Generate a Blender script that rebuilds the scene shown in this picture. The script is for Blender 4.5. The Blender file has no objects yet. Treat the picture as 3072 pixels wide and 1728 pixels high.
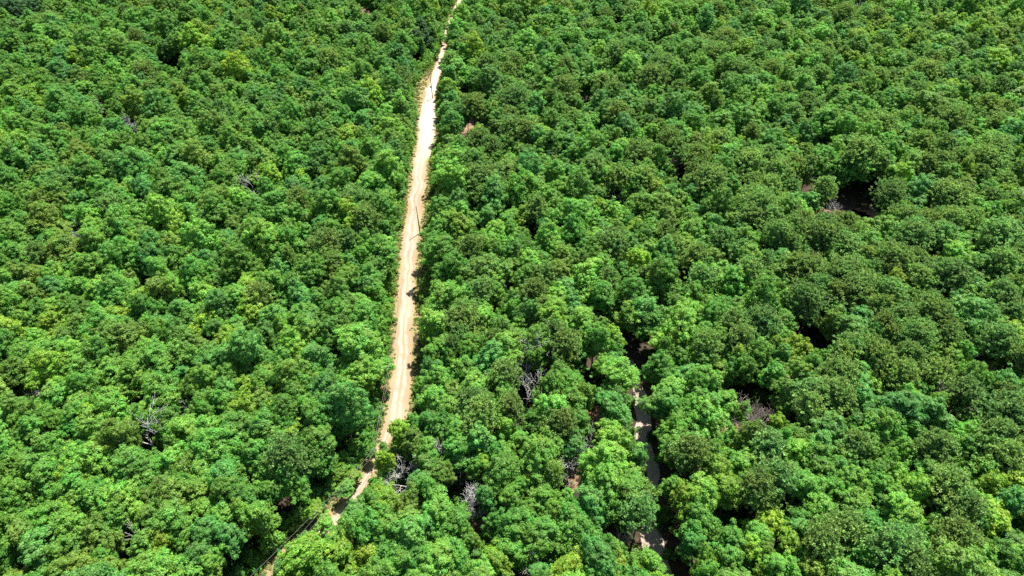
import bpy, math, random
import numpy as np
from mathutils import Vector, Matrix, Euler

SEED = 7
rng = random.Random(SEED)
nrs = np.random.RandomState(SEED)
scene = bpy.context.scene
COL = scene.collection
R_ = math.radians

# ------------------------------------------------------------------ camera
CAM_H, PITCH, FPX = 120.0, R_(41.0), 2048.0      # photo frame 3072 x 1728
cam_d = bpy.data.cameras.new('camera'); cam_d.sensor_width = 36.0; cam_d.lens = 24.0
cam_d.clip_start = 1.0; cam_d.clip_end = 8000.0
cam = bpy.data.objects.new('camera', cam_d); COL.objects.link(cam)
cam.location = (0, 0, CAM_H); cam.rotation_euler = (math.pi/2 - PITCH, 0, 0)
scene.camera = cam
SP, CP = math.sin(PITCH), math.cos(PITCH)

def at(px, py, z=0.0):
    """point of the scene that the photo shows at pixel px, py, if it stands at height z"""
    u, v = (px - 1536.0)/FPX, (864.0 - py)/FPX
    d = (u, CP + v*SP, -SP + v*CP)
    t = (z - CAM_H)/d[2]
    return (u*t, d[1]*t)

def to_px(x, y, z):
    dz = z - CAM_H
    depth = y*CP - dz*SP
    up = y*SP + dz*CP
    return 1536.0 + FPX*x/depth, 864.0 - FPX*up/depth, depth

# ------------------------------------------------------------------ helpers
def link_mesh(name, verts, faces, mats, parent=None, mat_idx=None, smooth=False):
    me = bpy.data.meshes.new(name)
    me.from_pydata([tuple(v) for v in verts], [], faces)
    for m in mats: me.materials.append(m)
    if mat_idx is not None: me.polygons.foreach_set('material_index', mat_idx)
    if smooth: me.polygons.foreach_set('use_smooth', [True]*len(me.polygons))
    me.update()
    o = bpy.data.objects.new(name, me); COL.objects.link(o)
    if parent: o.parent = parent
    return o

def mesh_only(name, verts, faces, mat, smooth=False):
    me = bpy.data.meshes.new(name)
    verts = np.asarray(verts, dtype=np.float32)
    if isinstance(faces, np.ndarray) and faces.ndim == 2:
        k = faces.shape[1]; nf = faces.shape[0]
        me.vertices.add(len(verts)); me.vertices.foreach_set('co', verts.ravel())
        me.loops.add(nf*k); me.loops.foreach_set('vertex_index', faces.ravel().astype(np.int32))
        me.polygons.add(nf); me.polygons.foreach_set('loop_start', (np.arange(nf)*k).astype(np.int32))
        me.update(calc_edges=True)
    else:
        me.from_pydata([tuple(map(float, v)) for v in verts], [], faces); me.update()
    me.materials.append(mat)
    if smooth: me.polygons.foreach_set('use_smooth', [True]*len(me.polygons))
    return me

def structure(o): o['kind'] = 'structure'; return o
def tag(o, label, cat, group=None):
    o['label'] = label; o['category'] = cat
    if group: o['group'] = group
    return o

# ------------------------------------------------------------------ materials
def new_mat(name):
    m = bpy.data.materials.new(name); m.use_nodes = True
    nt = m.node_tree; nt.nodes.clear()
    return m, nt, nt.nodes, nt.links

def leaf_material(name, rough=0.5, spec=0.25, trans=0.42, hue_j=0.022, val_lo=0.7, val_hi=1.3, patch=0.5):
    m, nt, N, L = new_mat(name)
    att = N.new('ShaderNodeAttribute'); att.attribute_type = 'INSTANCER'; att.attribute_name = 'tint'
    geo = N.new('ShaderNodeNewGeometry')
    tc = N.new('ShaderNodeTexCoord')
    nz = N.new('ShaderNodeTexNoise'); nz.inputs['Scale'].default_value = 0.45; nz.inputs['Detail'].default_value = 2
    L.new(tc.outputs['Object'], nz.inputs['Vector'])
    wn = N.new('ShaderNodeTexWhiteNoise'); wn.noise_dimensions = '1D'
    L.new(geo.outputs['Random Per Island'], wn.inputs['W'])
    hv = N.new('ShaderNodeMapRange'); hv.inputs['To Min'].default_value = 0.5 - hue_j; hv.inputs['To Max'].default_value = 0.5 + hue_j
    L.new(wn.outputs['Value'], hv.inputs['Value'])
    vv = N.new('ShaderNodeMapRange'); vv.inputs['To Min'].default_value = val_lo; vv.inputs['To Max'].default_value = val_hi
    L.new(geo.outputs['Random Per Island'], vv.inputs['Value'])
    pv = N.new('ShaderNodeMapRange'); pv.inputs['From Min'].default_value = 0.3; pv.inputs['From Max'].default_value = 0.7
    pv.inputs['To Min'].default_value = 1 - patch*0.5; pv.inputs['To Max'].default_value = 1 + patch*0.5
    L.new(nz.outputs['Fac'], pv.inputs['Value'])
    mu = N.new('ShaderNodeMath'); mu.operation = 'MULTIPLY'
    L.new(vv.outputs['Result'], mu.inputs[0]); L.new(pv.outputs['Result'], mu.inputs[1])
    hs = N.new('ShaderNodeHueSaturation')
    nz2 = N.new('ShaderNodeTexNoise'); nz2.inputs['Scale'].default_value = 0.28; nz2.inputs['Detail'].default_value = 1
    L.new(geo.outputs['Position'], nz2.inputs['Vector'])
    hp = N.new('ShaderNodeMapRange'); hp.inputs['From Min'].default_value = 0.3; hp.inputs['From Max'].default_value = 0.7; hp.inputs['To Min'].default_value = -0.015; hp.inputs['To Max'].default_value = 0.015
    L.new(nz2.outputs['Fac'], hp.inputs['Value'])
    ha = N.new('ShaderNodeMath'); ha.operation = 'ADD'; L.new(hv.outputs['Result'], ha.inputs[0]); L.new(hp.outputs['Result'], ha.inputs[1])
    L.new(att.outputs['Color'], hs.inputs['Color']); L.new(ha.outputs[0], hs.inputs['Hue']); L.new(mu.outputs['Value'], hs.inputs['Value'])
    bs = N.new('ShaderNodeBsdfPrincipled'); bs.inputs['Roughness'].default_value = rough
    bs.inputs['Specular IOR Level'].default_value = spec
    L.new(hs.outputs['Color'], bs.inputs['Base Color'])
    tr = N.new('ShaderNodeBsdfTranslucent')
    h2 = N.new('ShaderNodeHueSaturation'); h2.inputs['Hue'].default_value = 0.488; h2.inputs['Saturation'].default_value = 1.1; h2.inputs['Value'].default_value = 1.5
    L.new(hs.outputs['Color'], h2.inputs['Color']); L.new(h2.outputs['Color'], tr.inputs['Color'])
    mx = N.new('ShaderNodeMixShader'); mx.inputs['Fac'].default_value = trans
    L.new(bs.outputs['BSDF'], mx.inputs[1]); L.new(tr.outputs['BSDF'], mx.inputs[2])
    out = N.new('ShaderNodeOutputMaterial'); L.new(mx.outputs['Shader'], out.inputs['Surface'])
    return m

def noise_material(name, stops, scale, detail=6, rough=0.95, bump=0.0, coord='Object', stretch=None, fine=None):
    m, nt, N, L = new_mat(name)
    tc = N.new('ShaderNodeTexCoord'); src = tc.outputs[coord]
    if stretch:
        mp = N.new('ShaderNodeMapping'); mp.inputs['Scale'].default_value = stretch; L.new(src, mp.inputs['Vector']); src = mp.outputs['Vector']
    nz = N.new('ShaderNodeTexNoise'); nz.inputs['Scale'].default_value = scale; nz.inputs['Detail'].default_value = detail; nz.inputs['Roughness'].default_value = 0.65
    L.new(src, nz.inputs['Vector'])
    cr = N.new('ShaderNodeValToRGB'); L.new(nz.outputs['Fac'], cr.inputs['Fac'])
    els = cr.color_ramp.elements
    while len(els) < len(stops): els.new(0.5)
    for e, (p, c) in zip(els, stops): e.position = p; e.color = (*c, 1)
    bs = N.new('ShaderNodeBsdfPrincipled'); bs.inputs['Roughness'].default_value = rough; bs.inputs['Specular IOR Level'].default_value = 0.15
    L.new(cr.outputs['Color'], bs.inputs['Base Color'])
    if bump:
        bp = N.new('ShaderNodeBump'); bp.inputs['Strength'].default_value = bump; bp.inputs['Distance'].default_value = 0.2
        L.new(nz.outputs['Fac'], bp.inputs['Height']); L.new(bp.outputs['Normal'], bs.inputs['Normal'])
    out = N.new('ShaderNodeOutputMaterial'); L.new(bs.outputs['BSDF'], out.inputs['Surface'])
    return m

M_LEAF = leaf_material('broad_leaf')
M_NEEDLE = leaf_material('pine_needle', rough=0.6, spec=0.15, trans=0.35, hue_j=0.015, val_lo=0.7, val_hi=1.3)
M_BARK = noise_material('bark', [(0.3, (0.05, 0.04, 0.03)), (0.7, (0.16, 0.13, 0.10))], 4, bump=0.3, stretch=(1, 1, 0.2))
M_PBARK = noise_material('pine_bark', [(0.3, (0.045, 0.035, 0.028)), (0.7, (0.12, 0.085, 0.065))], 4, bump=0.3, stretch=(1, 1, 0.2))
M_DEAD = noise_material('dead_wood', [(0.3, (0.36, 0.35, 0.33)), (0.7, (0.62, 0.61, 0.59))], 2.0, bump=0.2)
M_DEADB = noise_material('dead_brown_wood', [(0.3, (0.13, 0.11, 0.09)), (0.7, (0.29, 0.25, 0.22))], 2.0, bump=0.2)
M_POLE = noise_material('weathered_pole_wood', [(0.3, (0.09, 0.07, 0.05)), (0.7, (0.17, 0.13, 0.09))], 3.0, stretch=(1, 1, 0.1))
M_METAL = noise_material('galvanised_metal', [(0.3, (0.28, 0.29, 0.30)), (0.7, (0.40, 0.41, 0.42))], 5.0, rough=0.5)
M_WIRE = noise_material('cable', [(0.3, (0.10, 0.10, 0.11)), (0.7, (0.18, 0.18, 0.19))], 5.0, rough=0.5)
M_CERAM = noise_material('glazed_ceramic', [(0.3, (0.35, 0.34, 0.32)), (0.7, (0.45, 0.44, 0.42))], 5.0, rough=0.3)
M_FLOOR = noise_material('forest_floor', [(0.25, (0.018, 0.016, 0.010)), (0.5, (0.045, 0.032, 0.021)), (0.75, (0.09, 0.062, 0.042))], 0.5, detail=9, bump=0.4)
M_CLEAR = noise_material('bare_red_soil', [(0.25, (0.07, 0.042, 0.028)), (0.5, (0.16, 0.10, 0.062)), (0.75, (0.27, 0.20, 0.13))], 0.45, detail=8, bump=0.3)
M_TRACK = noise_material('pale_gravel', [(0.25, (0.17, 0.125, 0.09)), (0.42, (0.27, 0.225, 0.18)), (0.7, (0.30, 0.27, 0.23))], 0.5, detail=7, bump=0.12)

def road_material(name, verge=False):
    """bare earth road: u runs across (-1..1), v along in metres"""
    m, nt, N, L = new_mat(name)
    uv = N.new('ShaderNodeUVMap'); uv.uv_map = 'UVMap'
    sp = N.new('ShaderNodeSeparateXYZ'); L.new(uv.outputs['UV'], sp.inputs['Vector'])
    tc = N.new('ShaderNodeTexCoord')
    def noise(scale, detail, vec, rough=0.6):
        n = N.new('ShaderNodeTexNoise'); n.inputs['Scale'].default_value = scale; n.inputs['Detail'].default_value = detail; n.inputs['Roughness'].default_value = rough
        L.new(vec, n.inputs['Vector']); return n.outputs['Fac']
    def math_(op, a, b=None, c=None):
        n = N.new('ShaderNodeMath'); n.operation = op
        for i, x in enumerate((a, b, c)):
            if x is None: continue
            if isinstance(x, (int, float)): n.inputs[i].default_value = x
            else: L.new(x, n.inputs[i])
        return n.outputs[0]
    def mix(f, a, b):
        n = N.new('ShaderNodeMix'); n.data_type = 'RGBA'
        if isinstance(f, (int, float)): n.inputs['Factor'].default_value = f
        else: L.new(f, n.inputs['Factor'])
        for k, x in ((6, a), (7, b)):
            if isinstance(x, tuple): n.inputs[k].default_value = (*x, 1)
            else: L.new(x, n.inputs[k])
        return n.outputs[2]
    def step(x, lo, hi, a=0.0, b=1.0):
        n = N.new('ShaderNodeMapRange'); n.interpolation_type = 'SMOOTHSTEP'
        n.inputs['From Min'].default_value = lo; n.inputs['From Max'].default_value = hi
        n.inputs['To Min'].default_value = a; n.inputs['To Max'].default_value = b
        L.new(x, n.inputs['Value']); return n.outputs['Result']
    big = noise(0.06, 3, tc.outputs['Object'])
    mid = noise(0.5, 6, tc.outputs['Object'])
    fin = noise(2.6, 6, tc.outputs['Object'], 0.7)
    if verge:
        g = step(math_('ADD', math_('MULTIPLY', mid, 0.55), math_('MULTIPLY', fin, 0.45)), 0.40, 0.60)
        soil = mix(fin, (0.20, 0.14, 0.075), (0.28, 0.215, 0.125))
        grass = mix(fin, (0.10, 0.12, 0.03), (0.21, 0.195, 0.07))
        col = mix(math_('MULTIPLY', g, 0.85), soil, grass)
    else:
        wob = math_('MULTIPLY', math_('SUBTRACT', noise(0.09, 3, tc.outputs['Object']), 0.5), 1.1)
        u = math_('ADD', sp.outputs['X'], wob)
        au = math_('ABSOLUTE', u)
        # pale compacted bands where wheels run, oranger loose soil between and at the edges
        r1 = step(math_('ABSOLUTE', math_('ADD', u, 0.32)), 0.08, 0.34, 1, 0)
        r2 = step(math_('ABSOLUTE', math_('SUBTRACT', u, 0.30)), 0.06, 0.28, 1, 0)
        rut = math_('MAXIMUM', r1, math_('MULTIPLY', r2, 0.7))
        edge = step(au, 0.55, 1.05)
        tan = mix(step(big, 0.42, 0.60), (0.265, 0.18, 0.115), (0.30, 0.225, 0.155))
        pale = mix(mid, (0.33, 0.27, 0.205), (0.37, 0.32, 0.26))
        col = mix(math_('MULTIPLY', rut, step(mid, 0.25, 0.55)), tan, pale)
        far = math_('MULTIPLY', step(sp.outputs['Y'], 140.0, 185.0), step(sp.outputs['Y'], 262.0, 225.0))       # whiter along the road's upper stretch, fading out at both ends
        col = mix(math_('MULTIPLY', far, step(au, 1.1, 0.75)), col, (0.38, 0.33, 0.27))
        col = mix(math_('MULTIPLY', edge, 0.6), col, (0.25, 0.18, 0.105))
        col = mix(math_('MULTIPLY', step(fin, 0.55, 0.75), 0.35), col, (0.24, 0.17, 0.10))
    bs = N.new('ShaderNodeBsdfPrincipled'); bs.inputs['Roughness'].default_value = 0.95; bs.inputs['Specular IOR Level'].default_value = 0.1
    L.new(col, bs.inputs['Base Color'])
    bp = N.new('ShaderNodeBump'); bp.inputs['Strength'].default_value = 0.4; bp.inputs['Distance'].default_value = 0.15
    L.new(mid, bp.inputs['Height']); L.new(bp.outputs['Normal'], bs.inputs['Normal'])
    out = N.new('ShaderNodeOutputMaterial'); L.new(bs.outputs['BSDF'], out.inputs['Surface'])
    return m
M_ROAD = road_material('sandy_dirt_road')
M_VERGE = road_material('grassy_verge', verge=True)

# ------------------------------------------------------------------ leaf clouds
def norm(a):
    return a/np.maximum(np.linalg.norm(a, axis=1, keepdims=True), 1e-6)

def leaf_quads(P, Nn, size, aspect, rs, roll=None):
    """rhombic leaves at P facing Nn -> (verts, quads)"""
    n = len(P)
    t = rs.normal(size=(n, 3)) if roll is None else roll
    a = norm(np.cross(Nn, t)); b = np.cross(Nn, a)
    s = size if np.ndim(size) else np.full(n, size)
    a = a*(s*0.5)[:, None]; b = b*(s*0.5*aspect)[:, None]
    V = np.stack([P - a, P - b + Nn*(s*0.06)[:, None], P + a, P + b + Nn*(s*0.06)[:, None]], axis=1).reshape(-1, 3)
    return V, np.arange(4*n).reshape(n, 4)

def broad_crown(R, depth, seed, puff=0.75, leaf=0.36, per=44, nl=(4, 7)):
    """crown of lobes, each clad in leaf puffs; base of the crown at z=0"""
    rs = np.random.RandomState(seed)
    lobes = [(np.array([0, 0, depth*0.60]), np.array([R*0.58, R*0.58, depth*0.40]))]
    n = rs.randint(nl[0], nl[1] + 1); a0 = rs.rand()*6.28
    for i in range(n):
        a = a0 + 6.283*i/n + rs.uniform(-.35, .35); d = R*rs.uniform(.45, .78); r = R*rs.uniform(.28, .50)
        z = depth*rs.uniform(.28, .70)
        lobes.append((np.array([d*math.cos(a), d*math.sin(a), z]), np.array([r, r, min(r*rs.uniform(.75, 1.05), depth*.45)])))
    for i in range(n - 1):
        a = a0 + .5 + 6.283*i/(n - 1) + rs.uniform(-.3, .3); d = R*rs.uniform(.35, .62); r = R*rs.uniform(.26, .42)
        lobes.append((np.array([d*math.cos(a), d*math.sin(a), depth*rs.uniform(.16, .34)]), np.array([r, r, r*rs.uniform(.7, 1.0)])))
    for i in range(max(2, n//2)):
        a = rs.rand()*6.28; d = R*rs.uniform(.1, .5); r = R*rs.uniform(.22, .38)
        lobes.append((np.array([d*math.cos(a), d*math.sin(a), depth*rs.uniform(.72, .92)]), np.array([r, r, r*.8])))
    C, D = [], []
    for k, (c, r) in enumerate(lobes):
        area = 4*math.pi*((r[0]*r[1] + r[0]*r[2] + r[1]*r[2])/3)
        m = max(8, int(area/(puff*puff*1.55)))
        i = np.arange(m) + .5
        zc = 1 - 2*i/m; ph = i*2.39996 + rs.rand()*6
        d = np.stack([np.sqrt(1 - zc*zc)*np.cos(ph), np.sqrt(1 - zc*zc)*np.sin(ph), zc], 1) + rs.normal(scale=.10, size=(m, 3))
        p = c + d*r*rs.uniform(.82, 1.08, size=(m, 1))
        keep = d[:, 2] > -0.55
        for j, (c2, r2) in enumerate(lobes):
            if j != k: keep &= np.linalg.norm((p - c2)/r2, axis=1) > 0.80
        keep &= rs.rand(m) > np.where(d[:, 2] < 0, 0.35, 0.06)
        C.append(p[keep]); D.append(norm(d[keep]))
    C = np.concatenate(C); D = np.concatenate(D)
    ns = len(C)//7                                            # loose sprays that break the outline
    k = rs.choice(len(C), ns); C = np.concatenate([C, C[k] + D[k]*rs.uniform(.35, 1.0, size=(ns, 1))*puff*1.5 + rs.normal(scale=.2, size=(ns, 3))]); D = np.concatenate([D, D[k]])
    k = rs.choice(len(C), len(C)//5); C = np.concatenate([C, C[k] - D[k]*rs.uniform(.4, 1.0, size=(len(k), 1))*puff*1.6]); D = np.concatenate([D, D[k]])     # inner twigs
    lean = rs.normal(scale=.13, size=2); C[:, :2] += lean*(C[:, 2:3] - depth*.4)
    sw = 1 + .22*np.sin(np.arctan2(C[:, 1], C[:, 0])*2 + rs.rand()*6) + .12*np.sin(np.arctan2(C[:, 1], C[:, 0])*3 + rs.rand()*6); C[:, :2] *= sw[:, None]
    pr = puff*rs.uniform(.65, 1.2, size=len(C))
    idx = np.repeat(np.arange(len(C)), per)
    m = len(idx)
    d = norm(rs.normal(size=(m, 3)) + D[idx]*0.9 + np.array([0, 0, .55]))
    P = C[idx] + d*pr[idx][:, None]*np.array([1, 1, .72])*(rs.uniform(.55, 1.1, size=(m, 1)) + .35*(rs.rand(m, 1) < .07))
    Nn = norm(d*0.95 + np.array([0, 0, .45]) + rs.normal(scale=.30, size=(m, 3)))
    return leaf_quads(P, Nn, leaf*rs.uniform(.7, 1.35, size=m), 0.68, rs)

def tube(path, radii, sides=6):
    path = np.asarray(path, float); V, F = [], []
    for i, p in enumerate(path):
        t = path[min(i + 1, len(path) - 1)] - path[max(i - 1, 0)]
        t = t/max(np.linalg.norm(t), 1e-6)
        a = np.cross(t, [0.31, 0.95, 0.05]); a /= max(np.linalg.norm(a), 1e-6); b = np.cross(t, a)
        for k in range(sides):
            w = 6.2832*k/sides
            V.append(p + radii[i]*(math.cos(w)*a + math.sin(w)*b))
    for i in range(len(path) - 1):
        for k in range(sides):
            k2 = (k + 1) % sides
            F.append((i*sides + k, i*sides + k2, (i + 1)*sides + k2, (i + 1)*sides + k))
    F.append(tuple(range(sides))[::-1]); F.append(tuple((len(path) - 1)*sides + k for k in range(sides)))
    return V, F

class Geo:
    def __init__(s): s.V, s.F = [], []
    def add(s, V, F):
        o = len(s.V); s.V.extend(V); s.F.extend(tuple(i + o for i in f) for f in F)

def broad_trunk(R, Ht, base, seed):
    rs = np.random.RandomState(seed); g = Geo(); r = 0.05*R + 0.06
    top = base + (Ht - base)*.55
    path = [(0, 0, -.3)] + [(rs.uniform(-.15, .15), rs.uniform(-.15, .15), z) for z in np.linspace(.6, top, 5)]
    g.add(*tube(path, [r*1.35, r*1.05, r*.9, r*.75, r*.55, r*.3], 7))
    for i in range(6):
        z0 = base*.8 + (top - base)*i/7; a = rs.rand()*6.28; l = R*rs.uniform(.5, .8)
        p0 = np.array([0, 0, z0]); e = np.array([math.cos(a)*l, math.sin(a)*l, l*rs.uniform(.5, .9)])
        g.add(*tube([p0, p0 + e*.5 + [0, 0, .15], p0 + e], [r*.45, r*.28, r*.1], 5))
    return g

def pine_crown(R, depth, seed):
    rs = np.random.RandomState(seed)
    VV, FF, off = [], [], 0
    g = Geo()
    nb = int(26 + R*6)
    P, Dn = [], []
    for i in range(nb):
        f = (i + rs.rand())/nb                               # 0 crown base .. 1 top
        z = depth*(f*.92)
        l = R*math.sqrt(max(0.04, 1 - (max(f - .25, 0)/.78)**2))*rs.uniform(.7, 1.08)*(0.75 if f < .15 else 1)
        a = i*2.4 + rs.uniform(-.4, .4); up = rs.uniform(.1, .35) + .6*f
        p0 = np.array([0, 0, z]); d = np.array([math.cos(a), math.sin(a), up]); d /= np.linalg.norm(d)
        g.add(*tube([p0, p0 + d*l*.5, p0 + d*l*.92 + [0, 0, l*.06]], [.07, .05, .02], 4))
        for q in range(int(5 + l*3.2)):
            s = rs.uniform(.38, 1.0); w = l*(.34*(1.15 - s) + .22)
            P.append(p0 + d*l*s + np.array([rs.normal()*w, rs.normal()*w, rs.normal()*.22 + l*.06])); Dn.append(norm((d*.6 + np.array([0, 0, .8]) + rs.normal(size=3)*.25)[None])[0])
    for q in range(12):
        P.append(np.array([rs.normal()*.35, rs.normal()*.35, depth*rs.uniform(.85, 1.0)])); Dn.append(np.array([0, 0, 1.]))
    P = np.array(P); Dn = np.array(Dn); k = 20
    idx = np.repeat(np.arange(len(P)), k); m = len(idx)
    dr = norm(rs.normal(size=(m, 3)) + Dn[idx]*1.0)
    ln = rs.uniform(.35, .62, size=m)
    c = P[idx] + dr*ln[:, None]*.5
    side = norm(np.cross(dr, rs.normal(size=(m, 3))))*(.10*rs.uniform(.8, 1.5, size=m))[:, None]
    t = dr*ln[:, None]*.5
    V = np.stack([c - t, c - side, c + t, c + side], 1).reshape(-1, 3)
    return V, np.arange(4*m).reshape(m, 4), g

def dead_wood(Ht, seed, twig=3, spread=.6, r0=.2, fork=2, start=.35):
    """leafless tree: trunk with limbs that fork into twigs"""
    rs = np.random.RandomState(seed); g = Geo()
    def br(p, d, l, r, lev):
        k = 3; path = [p]; dd = d.copy()
        for i in range(k):
            dd = dd + rs.normal(size=3)*.16 + np.array([0, 0, .04]); dd /= np.linalg.norm(dd)
            path.append(path[-1] + dd*l/k)
        g.add(*tube(path, [r, r*.82, r*.64, r*.42], 6 if lev == 0 else 4))
        if lev >= twig: return
        nk = rs.randint(3, 5) + (1 if lev else 0)
        for i in range(nk):
            f = rs.uniform(start if lev == 0 else .3, 1.0); j = min(int(f*k), k - 1)
            q = path[j] + (path[j + 1] - path[j])*(f*k - j)
            a = rs.rand()*6.28; s = np.array([math.cos(a), math.sin(a), rs.uniform(-.1, .5)])
            nd = dd*(1 - spread) + s*spread; nd /= np.linalg.norm(nd)
            br(q, nd, l*rs.uniform(.45, .68), max(r*.5, .022), lev + 1)
        br(path[-1], dd, l*.6, r*.5, lev + 1)
    br(np.array([0, 0, -.3]), np.array([0, 0, 1.]), Ht*.58, r0, 0)
    return g

# ---- shared meshes
CLASSES = {}          # class -> list of (crown mesh, trunk mesh, R, Ht)
def make_broad(cls, R, n, leafs, puff, per):
    CLASSES[cls] = []
    for i in range(n):
        rs = np.random.RandomState(100*cls + i)
        Ht = 10 + 1.55*R; depth = min(Ht*.80, R*rs.uniform(2.2, 3.0) + 1.2); base = Ht - depth
        V, F = broad_crown(R, depth, 1000*cls + i, puff, leafs, per)
        V[:, 2] += base
        V[:, 2] *= Ht/np.percentile(V[:, 2], 99.8)
        cm = mesh_only('crown', V, F, M_LEAF)
        tg = broad_trunk(R, Ht, base, i)
        tm = mesh_only('trunk', tg.V, tg.F, M_BARK, True)
        CLASSES[cls].append((cm, tm, R, Ht))
make_broad(0, 2.4, 10, .28, .58, 58)
make_broad(1, 3.5, 14, .30, .66, 60)
make_broad(2, 4.9, 10, .33, .74, 62)
PINES = []
for i, R in enumerate((2.4, 2.8, 3.2, 3.6, 4.2, 3.0)):
    Ht = 14 + R*1.0; depth = 4.2 + R*.95; base = Ht - depth
    V, F, g = pine_crown(R, depth, 50 + i); V[:, 2] += base
    tg = Geo(); tg.add(*tube([(0, 0, -.3), (.05, 0, base*.5), (.1, .1, base), (.05, .05, Ht - .4)], [.24, .19, .15, .04], 7))
    tg.add([np.array(v) + [0, 0, base] for v in g.V], g.F)
    PINES.append((mesh_only('crown', V, F, M_NEEDLE), mesh_only('trunk', tg.V, tg.F, M_PBARK, True), R, Ht))
BUSH = []
for i in range(5):
    V, F = broad_crown(1.0, 1.5, 700 + i, .42, .24, 34, nl=(3, 4)); V[:, 2] = np.maximum(V[:, 2] - .15, 0.03)
    BUSH.append(mesh_only('foliage', V, F, M_LEAF))

# ------------------------------------------------------------------ layout data
# road centre line: photo pixel, road width, open verge to the west and to the east (metres)
ROADPX = [(1395,-60,3,1,1),(1380,0,3.0,1,1),(1360,44,3.0,1.6,1.5),(1342,95,2.6,1,1.5),(1334,131,2.8,1.2,1.2),(1323,179,3.4,1.4,1.2),(1309,227,3.6,4,1.2),(1300,256,3.8,6.0,1.2),
 (1289,298,4.6,4.5,1.2),(1283,346,6.3,2.2,1.5),(1280,405,6.3,2,1.8),(1270,453,5.4,2,2.4),(1259,500,4.4,2,2.6),(1250,572,4.0,2,3),(1241,644,4.0,2,3.2),(1231,715,4.4,1.8,3),
 (1221,811,4.2,1.6,3),(1215,894,4.0,1.6,2.6),(1211,978,3.8,1.8,3),(1209,1050,3.8,2.2,3),(1207,1109,4.0,2.2,2.6),(1200,1169,4.2,2.2,2),(1192,1228,4.4,2.2,2),(1178,1278,4.0,2,1.6),
 (1158,1318,2.8,1.6,1.4),(1140,1362,2.4,1.2,1.4),(1112,1412,2.6,1.4,1.2),(1078,1466,2.6,2,1),(1040,1514,2.6,2.4,1),(1005,1562,2.6,3,1),(955,1612,2.6,3,1),(893,1672,2.6,3,1),(840,1728,2.6,3,1),(770,1800,2.6,3,1),(690,1880,2.6,3,1)]
TRACKPX = [(1884,1080,2.6),(1900,1140,2.8),(1920,1200,3.0),(1930,1262,3.0),(1922,1325,4.4),(1942,1376,3.0),(1958,1430,2.8),(1950,1480,2.8),(1938,1540,2.8),(1944,1590,3.4),(1958,1640,4.4),(1978,1690,4.2),(1995,1740,4.0),(2030,1830,4.0)]

def smooth_line(pts, step=1.2):
    """Catmull-Rom through the world points, resampled; columns x, y, then the widths"""
    P = np.array(pts, float); out = []
    for i in range(len(P) - 1):
        p0, p1, p2, p3 = P[max(i - 1, 0)], P[i], P[i + 1], P[min(i + 2, len(P) - 1)]
        n = max(2, int(np.linalg.norm(p2[:2] - p1[:2])/step))
        for t in np.arange(n)/n:
            out.append(.5*((2*p1) + (-p0 + p2)*t + (2*p0 - 5*p1 + 4*p2 - p3)*t*t + (-p0 + 3*p1 - 3*p2 + p3)*t**3))
    out.append(P[-1]); return np.array(out)
ROAD = smooth_line([(*at(p[0], p[1]), p[2], p[3], p[4]) for p in ROADPX][::-1])     # from the near end outwards
TRACK = smooth_line([(*at(p[0], p[1]), p[2]) for p in TRACKPX][::-1])

def strip(name, line, wl, wr, z, mat, seed, jit=.35, cols=9):
    rs = np.random.RandomState(seed); n = len(line); T = np.gradient(line[:, :2], axis=0)
    T /= np.linalg.norm(T, axis=1, keepdims=True); Nr = np.stack([T[:, 1], -T[:, 0]], 1)      # to the right when going away
    L = np.concatenate([[0], np.cumsum(np.linalg.norm(np.diff(line[:, :2], axis=0), axis=1))])
    def wob(): 
        a = rs.normal(size=n); k = np.array([1, 2, 3, 2, 1])/9.0
        return np.convolve(np.pad(a, 2, mode='edge'), k, 'valid')*jit*1.6
    l, r = np.maximum(wl + wob(), .2), np.maximum(wr + wob(), .2)
    V, UV, F = [], [], []
    for i in range(n):
        for c in range(cols):
            f = c/(cols - 1); off = -l[i] + (l[i] + r[i])*f
            V.append((line[i, 0] + Nr[i, 0]*off, line[i, 1] + Nr[i, 1]*off, z)); UV.append((2*f - 1, L[i]))
    for i in range(n - 1):
        for c in range(cols - 1):
            a = i*cols + c; F.append((a, a + 1, a + cols + 1, a + cols))
    o = link_mesh(name, V, F, [mat]); uvl = o.data.uv_layers.new(name='UVMap')
    for lp in o.data.loops: uvl.data[lp.index].uv = UV[lp.vertex_index]
    return structure(o)

# ground, road, track, clearings
gs = 3000
ground = structure(link_mesh('forest_floor', [(-gs, -gs, 0), (gs, -gs, 0), (gs, gs, 0), (-gs, gs, 0)], [(0, 1, 2, 3)], [M_FLOOR]))
verge = strip('road_verge', ROAD, ROAD[:, 2]/2 + ROAD[:, 3], ROAD[:, 2]/2 + ROAD[:, 4], .02, M_VERGE, 1, .8, 13)
road = strip('dirt_road', ROAD, ROAD[:, 2]/2, ROAD[:, 2]/2, .04, M_ROAD, 2, .38)
track = strip('gravel_track', TRACK, TRACK[:, 2]/2, TRACK[:, 2]/2, .03, M_TRACK, 3, .3)

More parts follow.
